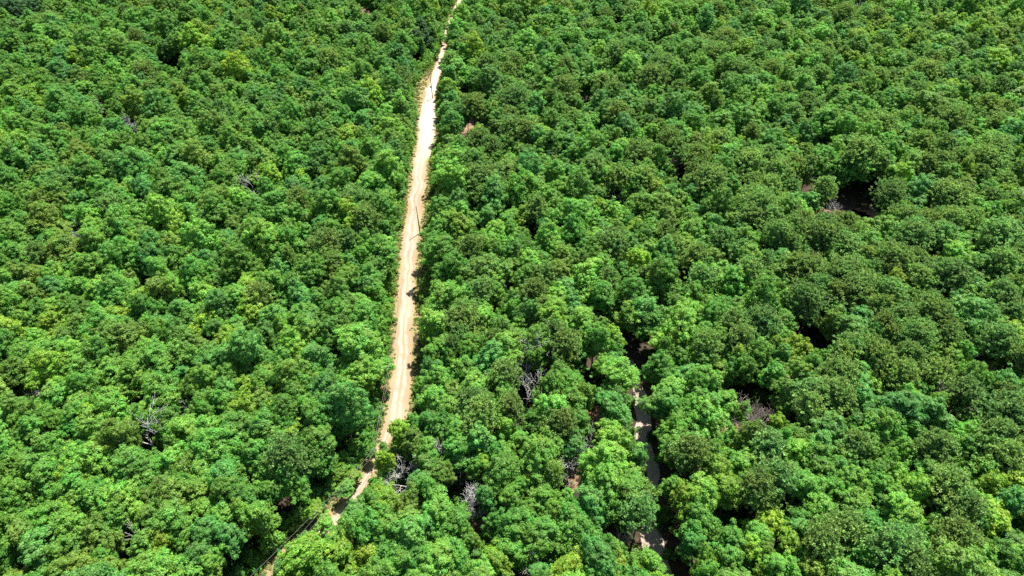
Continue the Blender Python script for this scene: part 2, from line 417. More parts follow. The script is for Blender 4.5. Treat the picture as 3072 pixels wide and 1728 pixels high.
CLEARS = [(2500, 648, 100, 24), (2590, 650, 60, 20), (2055, 552, 22, 8), (1080, 18, 26, 10), (1112, 34, 22, 12), (1112, 94, 12, 7), (1424, 380, 42, 20), (1450, 386, 26, 10), (3035, 560, 14, 12),
          (1786, 1245, 40, 26), (1862, 1272, 30, 14), (1720, 1445, 28, 30), (1440, 1565, 20, 20), (1445, 1608, 16, 16), (2190, 1282, 26, 16), (2262, 1290, 30, 16), (2195, 1385, 14, 14), (2286, 1395, 14, 16), (1965, 1024, 16, 16), (2728, 1438, 18, 12), (2130, 1640, 18, 14)]
def patch(px, py, rx, ry, seed):
    rs = np.random.RandomState(seed); n = 28; V = [(*at(px, py), .012)]
    for k in range(n):
        a = 6.2832*k/n; f = 1 + rs.uniform(-.22, .38)
        V.append((*at(px + rx*math.cos(a)*f, py + ry*math.sin(a)*f), .012))
    return structure(link_mesh('bare_ground', V, [(0, 1 + k, 1 + (k + 1) % n) for k in range(n)], [M_CLEAR]))
for i, c in enumerate(CLEARS): patch(*c, 30 + i)

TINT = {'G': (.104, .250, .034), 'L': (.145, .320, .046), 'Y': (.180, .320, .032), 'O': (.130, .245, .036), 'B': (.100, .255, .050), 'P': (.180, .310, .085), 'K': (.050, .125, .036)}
# hand-placed crowns: tile origin in the photo, then kind -> (x, y, radius) in tile pixels (2576 px per 1024)
TILES = {
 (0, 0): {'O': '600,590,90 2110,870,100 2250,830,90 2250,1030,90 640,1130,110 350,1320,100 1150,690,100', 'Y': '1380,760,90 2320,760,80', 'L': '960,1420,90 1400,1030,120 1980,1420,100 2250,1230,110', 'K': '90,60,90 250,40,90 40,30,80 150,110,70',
   'B': '60,620,80 420,540,100 640,800,90 2060,250,90', 'X': '1300,480,110 1540,580,60 1000,610,50 1400,880,60 1190,400,50 600,1390,70 1270,1270,60 1540,1350,70 2230,1270,60 2180,200,60 1900,560,60 2390,560,60'},
 (1024, 0): {'P': '1000,790,90 1330,470,65 1010,300,60 1240,290,60 1100,480,70 1250,540,60 1610,310,50 2070,380,90 2380,570,110 2420,480,90 1700,640,70 2050,680,80 1970,630,60 1270,960,100 1400,980,80 1040,1060,80 1120,1110,80 2250,1140,110 2540,1130,80 1890,1260,100 2080,1340,80 1400,1180,60',
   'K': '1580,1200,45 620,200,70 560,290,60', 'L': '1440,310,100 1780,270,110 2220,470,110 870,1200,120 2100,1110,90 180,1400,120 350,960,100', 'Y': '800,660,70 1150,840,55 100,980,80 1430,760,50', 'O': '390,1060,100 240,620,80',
   'G': '1160,350,90 1560,510,110 1830,510,150 1640,160,110 2300,720,90 1850,960,80 340,650,80 330,1200,120 1090,1200,80 1650,1060,90 800,440,50 1080,130,80', 'B': '820,830,70 1380,720,70 1160,180,80',
   'X': '650,270,60 1390,190,55 2090,150,80 2350,320,60 920,650,70 2000,970,80 1230,1350,60 1560,820,50 430,1360,40 1040,900,60'},
 (2048, 0): {'P': '660,380,70 350,620,70 680,520,80 1020,560,70 920,610,60 1370,610,70 1490,590,60 1830,530,100 1740,620,70 1880,450,70 2050,880,100 1490,940,120 1080,880,80 840,850,80 1700,880,60 780,700,60 1140,720,50 2200,650,60 1780,1060,90 1980,1090,80 2380,1110,110 2080,1200,90 1370,1130,120 520,1230,120 720,1280,100 120,1180,90 100,1280,70 440,1240,70 530,1390,60 620,1170,70 2250,1330,60 2540,1290,50 1300,690,50 40,1400,50',
   'O': '1850,780,130', 'Y': '780,220,70 1920,170,110 2330,150,130 2370,440,120 1490,170,80 1060,40,70 1790,30,60 1260,460,70 1010,370,70 2400,30,80 850,900,80 2500,200,70 1990,680,80 1740,890,70 2190,1240,60',
   'L': '640,160,100 1010,250,100 1310,770,110 60,770,90 1070,1210,110 1330,1270,70 1680,1240,120 1990,1340,110 1700,1160,80', 'G': '520,890,150 710,1070,120 290,1100,60 1000,900,70',
   'X': '420,1000,95 1020,1110,120 900,1130,60 340,950,50 2320,690,30'},
 (0, 576): {'P': '2470,360,110 2240,60,80 840,110,90 2170,500,50 1960,760,90', 'O': '440,460,140 160,620,120 940,1060,170 480,1120,100 1560,70,110 100,1350,120 1130,370,100', 'Y': '390,960,90 1030,850,90 900,920,90 1880,880,120 1560,960,80 1720,1090,110 1470,1080,70 1080,800,70',
   'L': '2330,290,90 1800,60,110 1100,170,120 950,220,110 60,450,110 880,680,110 1560,750,120 1320,730,90 1160,1290,150 800,1370,120 400,1250,120 2310,1080,120 2050,90,130 1180,1230,80 720,900,80',
   'B': '1150,520,120 830,490,100 1580,530,100 1340,900,80 400,720,110 60,780,90 1990,1060,100 1230,1000,80', 'G': '1350,1090,130 1780,420,120 2020,330,110 1420,500,110 620,900,100 2250,920,110', 'X': '1380,340,110 210,400,90 1100,720,80 1230,870,45 2020,550,85 640,1120,55 2080,1230,75 2500,1180,65 2180,640,50'},
 (1024, 576): {'P': '60,60,120 200,200,110 1480,740,90 1070,750,100 920,930,120 980,420,90 2070,380,130 1220,1370,100 1700,1160,110 880,1090,70 820,1170,60 2440,300,70 1560,650,60 30,380,70', 'O': '1660,560,130 1000,590,160 1320,830,100 1000,1100,70', 'Y': '900,260,130 1830,960,60 80,620,50',
   'L': '1600,80,110 1810,1000,120 2440,950,100 180,1130,190 2290,450,100 2060,150,90 700,1400,110 160,1370,130 2150,1350,130 680,130,90', 'G': '740,800,160 1180,450,120 1340,440,120 2010,570,130 2200,760,130 1000,1150,100 2340,1320,110 180,620,120 260,430,110 760,440,130 700,300,100 1290,300,80 320,470,70 420,280,70',
   'B': '1350,1110,90 1830,410,60 1560,300,80', 'X': '1500,260,75 880,480,45 110,330,60 2000,960,85 2190,1300,80 1880,840,55 2540,580,55'},
 (2048, 576): {'P': '660,200,90 740,310,100 540,30,80 500,180,80 1210,230,80 1700,200,100 1760,310,130 2000,210,110 2140,200,90 2310,50,80 1080,330,130 1230,420,110 1180,350,90 520,600,110 970,580,120 830,540,80 1340,740,150 1560,760,120 1760,540,90 2020,600,140 1760,660,110 940,830,130 1000,730,100 1860,900,130 600,960,120 380,980,80 170,1140,90 440,1090,100 1460,1230,130 1230,1250,90 1720,1230,110 1760,1080,130 2010,1110,90 1920,1000,80 2350,1100,120 2420,790,120 1180,1380,130 1930,1360,100 2500,470,80 2480,260,80 2520,720,60 80,470,80 160,650,100 290,340,80 1410,600,80 2530,1250,80 1560,1090,70',
   'L': '830,70,120 880,130,100 1460,270,110 1600,360,100 1430,380,100 2100,450,140 1230,590,70 2130,780,110 100,930,100 2040,1270,110 490,640,80', 'Y': '1600,480,85 1560,180,50 860,1200,110', 'B': '1180,930,110 1330,980,120 1300,1060,130 2200,920,170 2080,860,100 250,860,60 430,290,80', 'G': '80,280,110 700,620,70 730,1120,80 690,1360,90 370,1300,100 150,1290,90 1760,800,80 1640,900,60',
   'X': '900,1050,95 1080,1150,110 1180,500,40 2180,1230,60 2300,1290,55 1870,780,60 620,470,60 1150,130,110 1270,130,110 1400,130,110'},
 (0, 1152): {'P': '2150,530,140', 'L': '370,110,130 860,200,150 1340,230,140 1030,620,180 740,330,150 1480,490,130 1650,450,170 400,450,130 950,860,140 280,600,140', 'Y': '1820,50,75 1850,170,110 1230,1230,90 2330,1280,170 2120,120,40', 'O': '150,180,120 1250,760,130 1370,880,160 1500,800,100 1300,1000,160 750,1130,140 600,1330,140 1100,1240,130 1120,1000,90 850,1380,90 2000,130,90',
   'G': '630,160,100 1180,70,140 1650,110,110 550,540,100 2020,340,150 2400,420,140 850,980,120 500,830,150 640,800,110 420,1030,140 250,1060,120 80,1250,90 60,1340,80 1600,1380,100 1840,830,140 2120,720,120 1950,1000,110 130,870,140 180,420,80', 'B': '330,1260,160 1480,1290,130 1730,1180,100 2080,1370,100',
   'X': '1180,500,110 1130,190,90 950,100,55 900,550,60 380,270,50 640,980,90 300,940,55'},
 (1024, 1152): {'P': '1060,200,130 1290,200,90 990,300,90 1650,300,120 2390,990,120 1600,680,70', 'Y': '430,360,70 260,530,55 1740,1390,150 1130,1330,110 2100,1390,110 160,1320,110 60,1250,100 1100,590,50',
   'L': '1720,140,120 1340,430,80 2060,400,130 2040,560,170 1510,870,110 680,120,120 1550,1070,140 700,1300,180 750,950,140', 'O': '540,420,80 680,640,95 760,690,80 450,760,150 350,1100,130 520,880,90',
   'G': '830,200,100 550,280,55 730,320,120 900,500,110 650,520,90 1780,280,90 1440,290,80 1270,620,150 2180,840,160 1290,880,100 1710,900,80 1330,1080,150 1300,1250,110 1750,1150,150 1480,1200,140 2050,1260,130 2310,1360,110 480,1330,170 880,1320,130 870,1050,140 2480,470,100 2520,260,90 2510,780,80 1000,1200,70', 'B': '1740,470,100 2250,560,70 2080,170,120 100,1010,110 1110,870,75 2460,130,110 640,1060,90',
   'X': '980,740,80 1650,600,60 1500,700,60 1890,300,70 1060,1180,55 1220,1150,45 1860,1080,55 880,720,50 1890,440,60'},
 (2048, 1152): {'P': '1000,80,120 950,150,100 1180,60,130 2100,60,120 2350,370,130 1930,480,120 2450,560,120 660,480,110 600,800,130 2000,780,150 2100,900,120 1200,1060,120 1080,1170,130 1580,1230,180 1700,1350,120 2080,1170,140 1330,470,90 2450,120,100', 'Y': '730,280,60 250,520,60 270,650,130 360,780,140 640,1040,100 780,1230,90 480,1230,85 2330,1010,120 580,1420,60 2200,1400,80',
   'L': '130,120,130 310,150,100 860,520,120 2120,360,110 1680,930,140 1250,760,130 1100,1400,90 330,1340,100 2520,1000,60 790,1390,90 150,800,140 1480,490,90', 'B': '1620,130,190 1830,200,150 1100,330,150 1050,450,110 1560,950,80 900,1120,100', 'O': '600,1270,80', 
   'G': '340,420,70 830,370,80 490,590,110 1240,600,110 1700,500,130 2170,520,120 1870,670,110 1130,790,90 1500,770,90 1450,660,100 1000,660,110 800,680,100 1620,690,70 1320,930,120 1020,970,120 870,1000,90 350,1160,100 80,1120,90 1330,1320,110 1880,1190,110 2380,1270,130 120,970,130 2300,670,110 1900,1050,80',
   'X': '200,380,55 550,370,45 900,270,55 1780,370,55 1380,240,45 510,960,55 400,1080,50 1550,1080,60 2250,1140,50 1680,640,45 720,1290,35'},
}
# dead trees: pixel, look (mesh), height m, label, short name
DEADS = [
 (444, 1300, 'snag', 13, 'bleached forked dead snag leaning over a dark gap beside the power line cut', 'the bleached forked snag'),
 (1622, 1096, 'twiggy', 12, 'pale grey dead tree with a dense halo of fine twigs', 'the pale twiggy dead tree'),
 (1578, 1130, 'snag', 11, 'grey dead tree with crooked bare limbs beside the pale twiggy dead tree', 'the crooked grey dead tree'),
 (1572, 1165, 'snag', 9, 'white dead tree with broken limbs in front of the crooked grey dead tree', 'the broken white dead tree'),
 (1212, 1404, 'twiggy', 9, 'grey leafless tree standing just east of the dirt road bend', 'the road-bend leafless tree'),
 (1334, 1386, 'twiggy', 9, 'small ash-grey leafless tree uphill of the road bend', 'the ash-grey leafless tree'),
 (1398, 1506, 'twiggy', 8, 'low grey dead tree beside a tiny lime sapling in a dark hollow', 'the low grey dead tree'),
 (1708, 1430, 'twiggy', 9, 'greyish dead tree on the west side of the gravel track', 'the trackside dead tree'),
 (1777, 1315, 'snag', 6, 'thin pale dead sapling in the dark gap beside the gravel track', 'the thin dead sapling'),
 (1835, 1593, 'snag', 8, 'bare brown tree with thin crooked limbs near the end of the gravel track', 'the thin crooked bare tree'),
 (1568, 1712, 'twiggy', 8, 'grey dead tree at the bottom edge of the photo', 'the bottom-edge dead tree'),
 (1380, 1408, 'twigbrown', 8, 'brownish leafless tree between the ash-grey and low grey dead trees', 'the brownish leafless tree'),
 (2270, 1268, 'twigbrown', 10, 'wide brown dead tree over a patch of bare red soil', 'the wide brown dead tree'),
 (2297, 1282, 'twigbrown', 8, 'smaller brown dead tree just east of the wide brown dead tree', 'the smaller brown dead tree'),
 (2858, 1250, 'twigbrown', 11, 'purple-brown leafless tree behind a very broad blue-green crown', 'the purple-brown leafless tree'),
 (2934, 1080, 'twiggy', 8, 'western one of two grey leafless trees among dark pines', 'the western grey leafless tree'),
 (2994, 1106, 'twiggy', 8, 'eastern one of two grey leafless trees among dark pines', 'the eastern grey leafless tree'),
 (2222, 392, 'snag', 11, 'white forked snag standing in a black gap among pines', 'the white forked snag'),
 (2412, 552, 'twigbrown', 10, 'tan leafless tree with reddish twigs west of the soil clearing', 'the tan leafless tree'),
 (2514, 622, 'snag', 9, 'crooked grey tree trunk standing inside the bare soil clearing', 'the crooked trunk in the clearing'),
 (2580, 8, 'twiggy', 10, 'grey leafless crown at the top edge among bright green trees', 'the top-edge leafless crown'),
 (1752, 284, 'twigbrown', 10, 'tall reddish-grey dead tree in the far woods', 'the reddish-grey dead tree'),
 (2038, 516, 'twigbrown', 10, 'thin brown-grey leafless tree beside a small dirt patch', 'the brown-grey leafless tree'),
 (1855, 600, 'twiggy', 8, 'light grey leafless tree among bright green crowns midway up', 'the light grey leafless tree'),
 (1524, 868, 'snag', 6, 'small white dead stems poking between round crowns east of the road', 'the small white dead stems'),
 (1292, 834, 'twigbrown', 5, 'small grey-brown leafless shrub on the shaded east verge', 'the leafless shrub on the verge'),
 (402, 396, 'twiggy', 9, 'dark grey leafless tree in a shadowed hollow of the far western woods', 'the dark grey leafless tree'),
 (306, 338, 'twigbrown', 9, 'faded brown tree losing its leaves in the far western woods', 'the faded brown tree'),
 (752, 556, 'snag', 11, 'pale forked dead tree beside a bright green crown west of the road', 'the pale forked dead tree'),
 (238, 700, 'twiggy', 9, 'silvery leafless tree in the western canopy', 'the silvery leafless tree'),
 (568, 1212, 'snag', 8, 'single slanting white dead stem in a shaded gap', 'the slanting white stem'),
 (476, 1590, 'snag', 9, 'short white forked branch rising through olive crowns', 'the white forked branch'),
 (100, 1160, 'twiggy', 9, 'grey bare-limbed tree at the western edge of the photo', 'the western bare-limbed tree'),
]

# ------------------------------------------------------------------ tree placement
trees = []      # dicts: x, y, R, kind ('broad' | 'pine'), tone, hand
GRID = {}; CELL = 6.0
def grid_add(t): GRID.setdefault((int(t['x']//CELL), int(t['y']//CELL)), []).append(t)
def grid_near(x, y):
    i, j = int(x//CELL), int(y//CELL)
    for a in range(i - 2, i + 3):
        for b in range(j - 2, j + 3):
            yield from GRID.get((a, b), ())

XGAPS = []
def road_clear(x, y, R, hand):
    d = np.hypot(ROAD[:, 0] - x, ROAD[:, 1] - y); i = int(d.argmin())
    T = ROAD[min(i + 1, len(ROAD) - 1), :2] - ROAD[max(i - 1, 0), :2]
    right = (T[1]*(x - ROAD[i, 0]) - T[0]*(y - ROAD[i, 1])) > 0
    v = ROAD[i, 4] + 2.2 if right else ROAD[i, 3]
    need = ROAD[i, 2]/2 + v + (.62 if right else .55)*R
    return d[i], need, right, i
def track_clear(x, y, R):
    d = np.hypot(TRACK[:, 0] - x, TRACK[:, 1] - y); i = int(d.argmin())
    return d[i], TRACK[i, 2]/2 + (.95*R if x < TRACK[i, 0] else .55*R)

for (ox, oy), kinds in TILES.items():
    for k, s in kinds.items():
        for e in s.split():
            cx, cy, r = map(float, e.split(','))
            px, py, rp = ox + cx/2.5156, oy + cy/2.5156, r/2.5156
            x, y = at(px, py, 9.0)
            dep = to_px(x, y, 9.0)[2]; R = rp*dep/FPX
            if k == 'X':
                gx, gy = at(px, py, 5.0); XGAPS.append((gx, gy, max(R*1.15, 1.8))); continue
            R = min(max(R, 1.6), 6.2)
            kind = 'pine' if k == 'P' else 'broad'
            h = (14 + R*1.0 - 3.2) if kind == 'pine' else (10 + 1.55*R)*.76
            x, y = at(px, py, h)
            trees.append(dict(x=x, y=y, R=R, kind=kind, tone=k, hand=True)); grid_add(trees[-1])
SMALL = [(1036, 1466, 24), (973, 1570, 26), (940, 1530, 26), (1090, 1536, 34), (1150, 1338, 15), (1184, 1362, 24), (1112, 1352, 18), (1014, 1640, 36), (918, 1612, 18), (1064, 1596, 44), (1132, 1500, 36), (1062, 1424, 16), (1368, 66, 9), (1352, 100, 9), (1326, 108, 10), (1314, 150, 8), (1340, 118, 6)]
for px, py, rp in SMALL:
    x, y = at(px, py, 4.0); trees.append(dict(x=x, y=y, R=rp*to_px(x, y, 4.0)[2]/FPX, kind='broad', tone=rng.choice('GLGY'), hand=True, small=True))
# hand-placed crowns are nudged clear of the road and the track
for t in trees:
    if t.get('small'): continue
    for _ in range(4):
        d, need, right, i = road_clear(t['x'], t['y'], t['R'], True)
        if d < need:
            v = np.array([t['x'] - ROAD[i, 0], t['y'] - ROAD[i, 1]]); v /= max(np.linalg.norm(v), .01)
            t['x'] += v[0]*(need - d); t['y'] += v[1]*(need - d)
    d, need = track_clear(t['x'], t['y'], t['R'])
    if d < need:
        t['x'] += (need - d)*(1 if t['x'] > TRACK[int(np.hypot(TRACK[:, 0] - t['x'], TRACK[:, 1] - t['y']).argmin()), 0] else -1)
GRID.clear()
for t in trees: grid_add(t)

CLEARW = [(*at(c[0], c[1]), c[2], c[3]) for c in CLEARS]
CLEARC = []
for c in CLEARS:
    x0, y0 = at(c[0], c[1]); x1, _ = at(c[0] + c[2], c[1]); _, y1 = at(c[0], c[1] - c[3])
    CLEARC.append((x0, y0, max(abs(x1 - x0), 1.0), max(abs(y1 - y0), 1.0)))

DEADS = [(a, b, c, h*1.25, l, n) for a, b, c, h, l, n in DEADS]
deadpos = []
for px, py, look, Ht, lab, short in DEADS:
    x, y = at(px, py, Ht*.68); deadpos.append((x, y))

def tone_for(px, py, x, y):
    n = math.sin(x*.055 + 1.3)*math.cos(y*.047 + .4) + .6*math.sin(x*.021 - y*.033)
    w = dict(G=46, L=17, Y=5, O=11, B=17)
    if px > 1900 and py < 500: w.update(L=30, Y=10, G=36, B=18, O=8)
    if px < 1100 and py < 600: w.update(G=52, B=20, L=10, O=12, Y=4)
    if px < 1100 and py > 900: w.update(L=24, O=14)
    if n > .5: w['L'] *= 1.6; w['Y'] *= 1.5
    if n < -.5: w['B'] *= 1.6; w['O'] *= 1.3
    tot = sum(w.values()); r = rng.random()*tot
    for k, v in w.items():
        r -= v
        if r <= 0: return k
    return 'G'
def pine_prob(px, py):
    if px > 2150 and 520 < py < 1180: return .30
    if px > 1900 and 250 < py < 1728: return .10
    if px > 1400: return .05
    return .012

VIS = [(c[0], c[1], c[2]*.85, c[3]*.85) for c in CLEARS] + [(1926, 1325, 26, 30), (1942, 1390, 16, 50), (1965, 1650, 34, 56), (1905, 1215, 14, 60),
       (1118, 1408, 16, 26), (1085, 1462, 20, 22), (1040, 1514, 18, 18), (1005, 1560, 14, 16), (955, 1612, 16, 14), (1160, 1320, 16, 30), (900, 1640, 14, 14), (870, 1560, 40, 50), (1378, 8, 8, 10), (1325, 170, 8, 22), (1298, 250, 26, 60)]
VISB = [(v, at(v[0], v[1])[1]) for v in VIS]
DEADV = [(px, py, y) for (px, py, *_), (x, y) in zip(DEADS, deadpos)]
XPX = []
for (ox, oy), kinds in TILES.items():
    for e in kinds.get('X', '').split():
        cx, cy, r = map(float, e.split(',')); XPX.append((ox + cx/2.5156, oy + cy/2.5156, r/2.5156))
def hides(x, y, R, Ht):
    """would a tree here stand in front of something the photo shows in the open?"""
    px, py, dep = to_px(x, y, Ht*.78); rp = R*FPX/dep
    for (vx, vy, rx, ry), gy in VISB:
        if y < gy + 1 and ((px - vx)/(rx + .85*rp))**2 + ((py - vy)/(ry + .85*rp))**2 < 1: return True
    for dx, dy, wy in DEADV:
        if y < wy + 1 and (px - dx)**2 + (py - dy)**2 < (.85*rp + 20)**2: return True
    for gx, gy, gr in XPX:
        if (px - gx)**2 + (py - gy)**2 < (gr*.85 + .45*rp)**2: return True
    return False

def masks_dead(t):
    px, py, dep = to_px(t['x'], t['y'], (10 + 1.55*t['R'])*.78); rp = t['R']*FPX/dep
    return any(t['y'] < wy + 1 and (px - dx)**2 + (py - dy)**2 < (.75*rp + 6)**2 for dx, dy, wy in DEADV)
trees = [t for t in trees if not masks_dead(t)]
GRID.clear()
for t in trees: grid_add(t)
N_PINE = sum(t['kind'] == 'pine' for t in trees)
def try_add(rlo, rhi, f, gapf):
    global N_PINE
    y = 34 + (430 - 34)*rng.random()**1.0
    half = (75 + y*.72)*1.12 + 8
    x = rng.uniform(-half, half)
    R = rng.uniform(rlo, rhi)
    for t in grid_near(x, y):
        if (t['x'] - x)**2 + (t['y'] - y)**2 < (f*(t['R'] + R))**2: return
    d, need, right, i = road_clear(x, y, R, False)
    if d < need: return
    d, need = track_clear(x, y, R)
    if d < need: return
    for gx, gy, ga, gb in CLEARC:
        if ((gx - x)/(ga + R*.8))**2 + ((gy - y + 1.5)/(gb + R*.8 + 1.5))**2 < 1: return
    for gx, gy in deadpos:
        dx, dy = gx - x, gy - y
        if dx*dx + dy*dy < (R*.75 + 1.2)**2 or (abs(dx) < R*.7 + 1 and 0 < dy < R + 4.0): return
    px, py, dep = to_px(x, y, 10)
    if hides(x, y, R, 10 + 1.55*R): return
    inside = -40 < px < 3112 and -40 < py < 1768
    kind, tone = 'broad', tone_for(px, py, x, y)
    if inside and N_PINE < 285 and rng.random() < pine_prob(px, py):
        kind, tone = 'pine', 'P'; N_PINE += 1
    trees.append(dict(x=x, y=y, R=R, kind=kind, tone=tone, hand=False)); grid_add(trees[-1])
for _ in range(9000): try_add(3.4, 5.5, .66, 1.0)
for _ in range(26000): try_add(2.5, 3.6, .62, 1.0)
for _ in range(42000): try_add(1.6, 2.5, .58, .9)

# ------------------------------------------------------------------ pick who becomes an object of its own
for t in trees:
    t['Ht'] = (14 + t['R']) if t['kind'] == 'pine' else (10 + 1.55*t['R'])
    if t['kind'] == 'broad' and not t['hand']: t['Ht'] *= rng.uniform(.80, 1.24)
    if t.get('small'): t['Ht'] = 3.5 + 1.2*t['R']
    t['px'], t['py'], t['dep'] = to_px(t['x'], t['y'], t['Ht']*.78)
    t['rpx'] = t['R']*FPX/t['dep']
    t['infr'] = 5 < t['px'] < 3067 and 5 < t['py'] < 1723
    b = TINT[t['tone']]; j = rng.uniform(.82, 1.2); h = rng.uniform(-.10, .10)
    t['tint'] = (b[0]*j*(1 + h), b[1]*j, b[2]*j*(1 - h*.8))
    t['rz'] = rng.uniform(0, 6.283); t['el'] = rng.uniform(.86, 1.16)
    if t['kind'] == 'pine':
        t['var'] = min(range(len(PINES)), key=lambda i: abs(PINES[i][2] - t['R'])+rng.random()*.8); ref = PINES[t['var']]
    else:
        t['cls'] = 0 if t['R'] < 2.9 else 1 if t['R'] < 4.1 else 2
        t['var'] = rng.randrange(len(CLASSES[t['cls']])); ref = CLASSES[t['cls']][t['var']]
    t['sx'] = t['R']/ref[2]; t['sz'] = t['Ht']/ref[3]
pines = [t for t in trees if t['kind'] == 'pine' and t['infr']]
yell = sorted((t for t in trees if t['tone'] == 'Y' and t['infr']), key=lambda t: -t['rpx'])[:290]
others = sorted((t for t in trees if t['kind'] == 'broad' and t['tone'] != 'Y' and t['infr']), key=lambda t: -t['rpx'])[:300]
single = {id(t) for t in pines + yell + others}
mass = [t for t in trees if id(t) not in single]
print('TREES', len(trees), 'pines', len(pines), 'yellow', len(yell), 'broad', len(others), 'mass', len(mass))

# ------------------------------------------------------------------ labels
TRACKMID = TRACK[len(TRACK)//2]
LANDMARKS = [(short, x, y) for (d, (x, y)) in zip(DEADS, deadpos) for short in [d[5]]]
POLES = [dict(px=1298, py=295, h=10.4), dict(px=1260, py=700, h=9.7), dict(px=1143, py=1440, h=10.0)]
for p in POLES: p['x'], p['y'] = at(p['px'], p['py'])
LANDMARKS += [('the far utility pole', POLES[0]['x'], POLES[0]['y']), ('the midway utility pole', POLES[1]['x'], POLES[1]['y'])]
LANDMARKS += [('the bare soil clearing', *at(2550, 636)), ("the track's sunlit spot", *at(1926, 1325)), ("the gravel track's near end", *at(1965, 1680)),
              ('the far dirt patch', *at(1095, 40)), ('the widest stretch of dirt road', *at(1281, 405)), ('the photo\'s top left corner', *at(0, 0)), ('the photo\'s top right corner', *at(3072, 0)),
              ('the photo\'s bottom left corner', *at(0, 1728)), ('the photo\'s bottom right corner', *at(3072, 1728))]
TONEWORD = {'G': 'mid-green', 'L': 'light green', 'O': 'olive', 'B': 'blue-green', 'K': 'blackish green', 'Y': 'yellow-green', 'P': 'dull green'}
ORD = ['', 'second', 'third', 'fourth', 'fifth', 'sixth', 'seventh', 'eighth', 'ninth', 'tenth', 'eleventh', 'twelfth']
def label_all(items, noun):
    buckets = {}
    for t in items:
        lm = min(LANDMARKS, key=lambda L: (L[1] - t['x'])**2 + (L[2] - t['y'])**2)
        dx, dy = t['x'] - lm[1], t['y'] - lm[2]; dist = math.hypot(dx, dy)
        if abs(dx) > abs(dy): dr = 'right of' if dx > 0 else 'left of'
        else: dr = 'behind' if dy > 0 else 'in front of'
        buckets.setdefault((lm[0], dr, t['tone']), []).append((dist, t))
    for (name, dr, tone), L in buckets.items():
        L.sort(key=lambda e: e[0])
        for i, (dist, t) in enumerate(L):
            size = 'narrow' if t['R'] < 2.5 else 'medium' if t['R'] < 3.5 else 'broad' if t['R'] < 4.6 else 'very broad'
            w = TONEWORD[tone]
            if len(L) == 1: s = f"{size} {w} {noun}, only such {dr} {name}"
            else: s = f"{size} {w} {noun}, {(ORD[i] + ' ') if i else ''}closest {dr} {name}" if i < len(ORD) else f"{size} {w} {noun}, number {i + 1} {dr} {name}"
            t['label'] = s
label_all(pines, 'pine'); label_all(yell, 'tree'); label_all(others, 'tree')

# ------------------------------------------------------------------ build the single trees
def add_child(name, me, parent, tint=None):
    o = bpy.data.objects.new(name, me); COL.objects.link(o); o.parent = parent
    if tint: o['tint'] = tint
    return o
def build_tree(t, name, cat, group):
    ref = PINES[t['var']] if t['kind'] == 'pine' else CLASSES[t['cls']][t['var']]
    e = bpy.data.objects.new(name, None); e.empty_display_size = .5; COL.objects.link(e)
    e.location = (t['x'], t['y'], 0); e.rotation_euler = (rng.uniform(-.05, .05), rng.uniform(-.05, .05), t['rz']); e.scale = (t['sx']*t['el'], t['sx']/t['el'], t['sz'])
    tag(e, t['label'], cat, group)
    add_child('crown', ref[0], e, t['tint']); add_child('trunk', ref[1], e)
for t in others: build_tree(t, 'broadleaf_tree', 'tree', 'broadleaf trees of the wood')
for t in yell: build_tree(t, 'yellow_green_tree', 'yellow-green tree', 'yellow-green trees scattered through the wood')
for t in pines: build_tree(t, 'pine_tree', 'pine', 'pines scattered through the wood')

# dead trees
DEADM = {}
for k, (tw, spread, r0, start) in {'snag': (3, .5, .15, .3), 'twiggy': (4, .55, .17, .3), 'twigbrown': (4, .6, .16, .35)}.items():
    DEADM[k] = []
    for v in range(4):
        g = dead_wood(10, 300 + v + 17*len(k), tw, spread, r0, start=start)
        DEADM[k].append(mesh_only('dead_tree', g.V, g.F, M_DEADB if k == 'twigbrown' else M_DEAD, True))
for i, ((px, py, look, Ht, lab, short), (x, y)) in enumerate(zip(DEADS, deadpos)):
    o = bpy.data.objects.new('dead_tree', DEADM[look][i % 4]); COL.objects.link(o)
    s = Ht/10.0; o.location = (x, y, 0); o.scale = (s, s, s); o.rotation_euler = (0, 0, i*1.7)
    tag(o, lab, 'dead tree', 'dead trees in the wood')

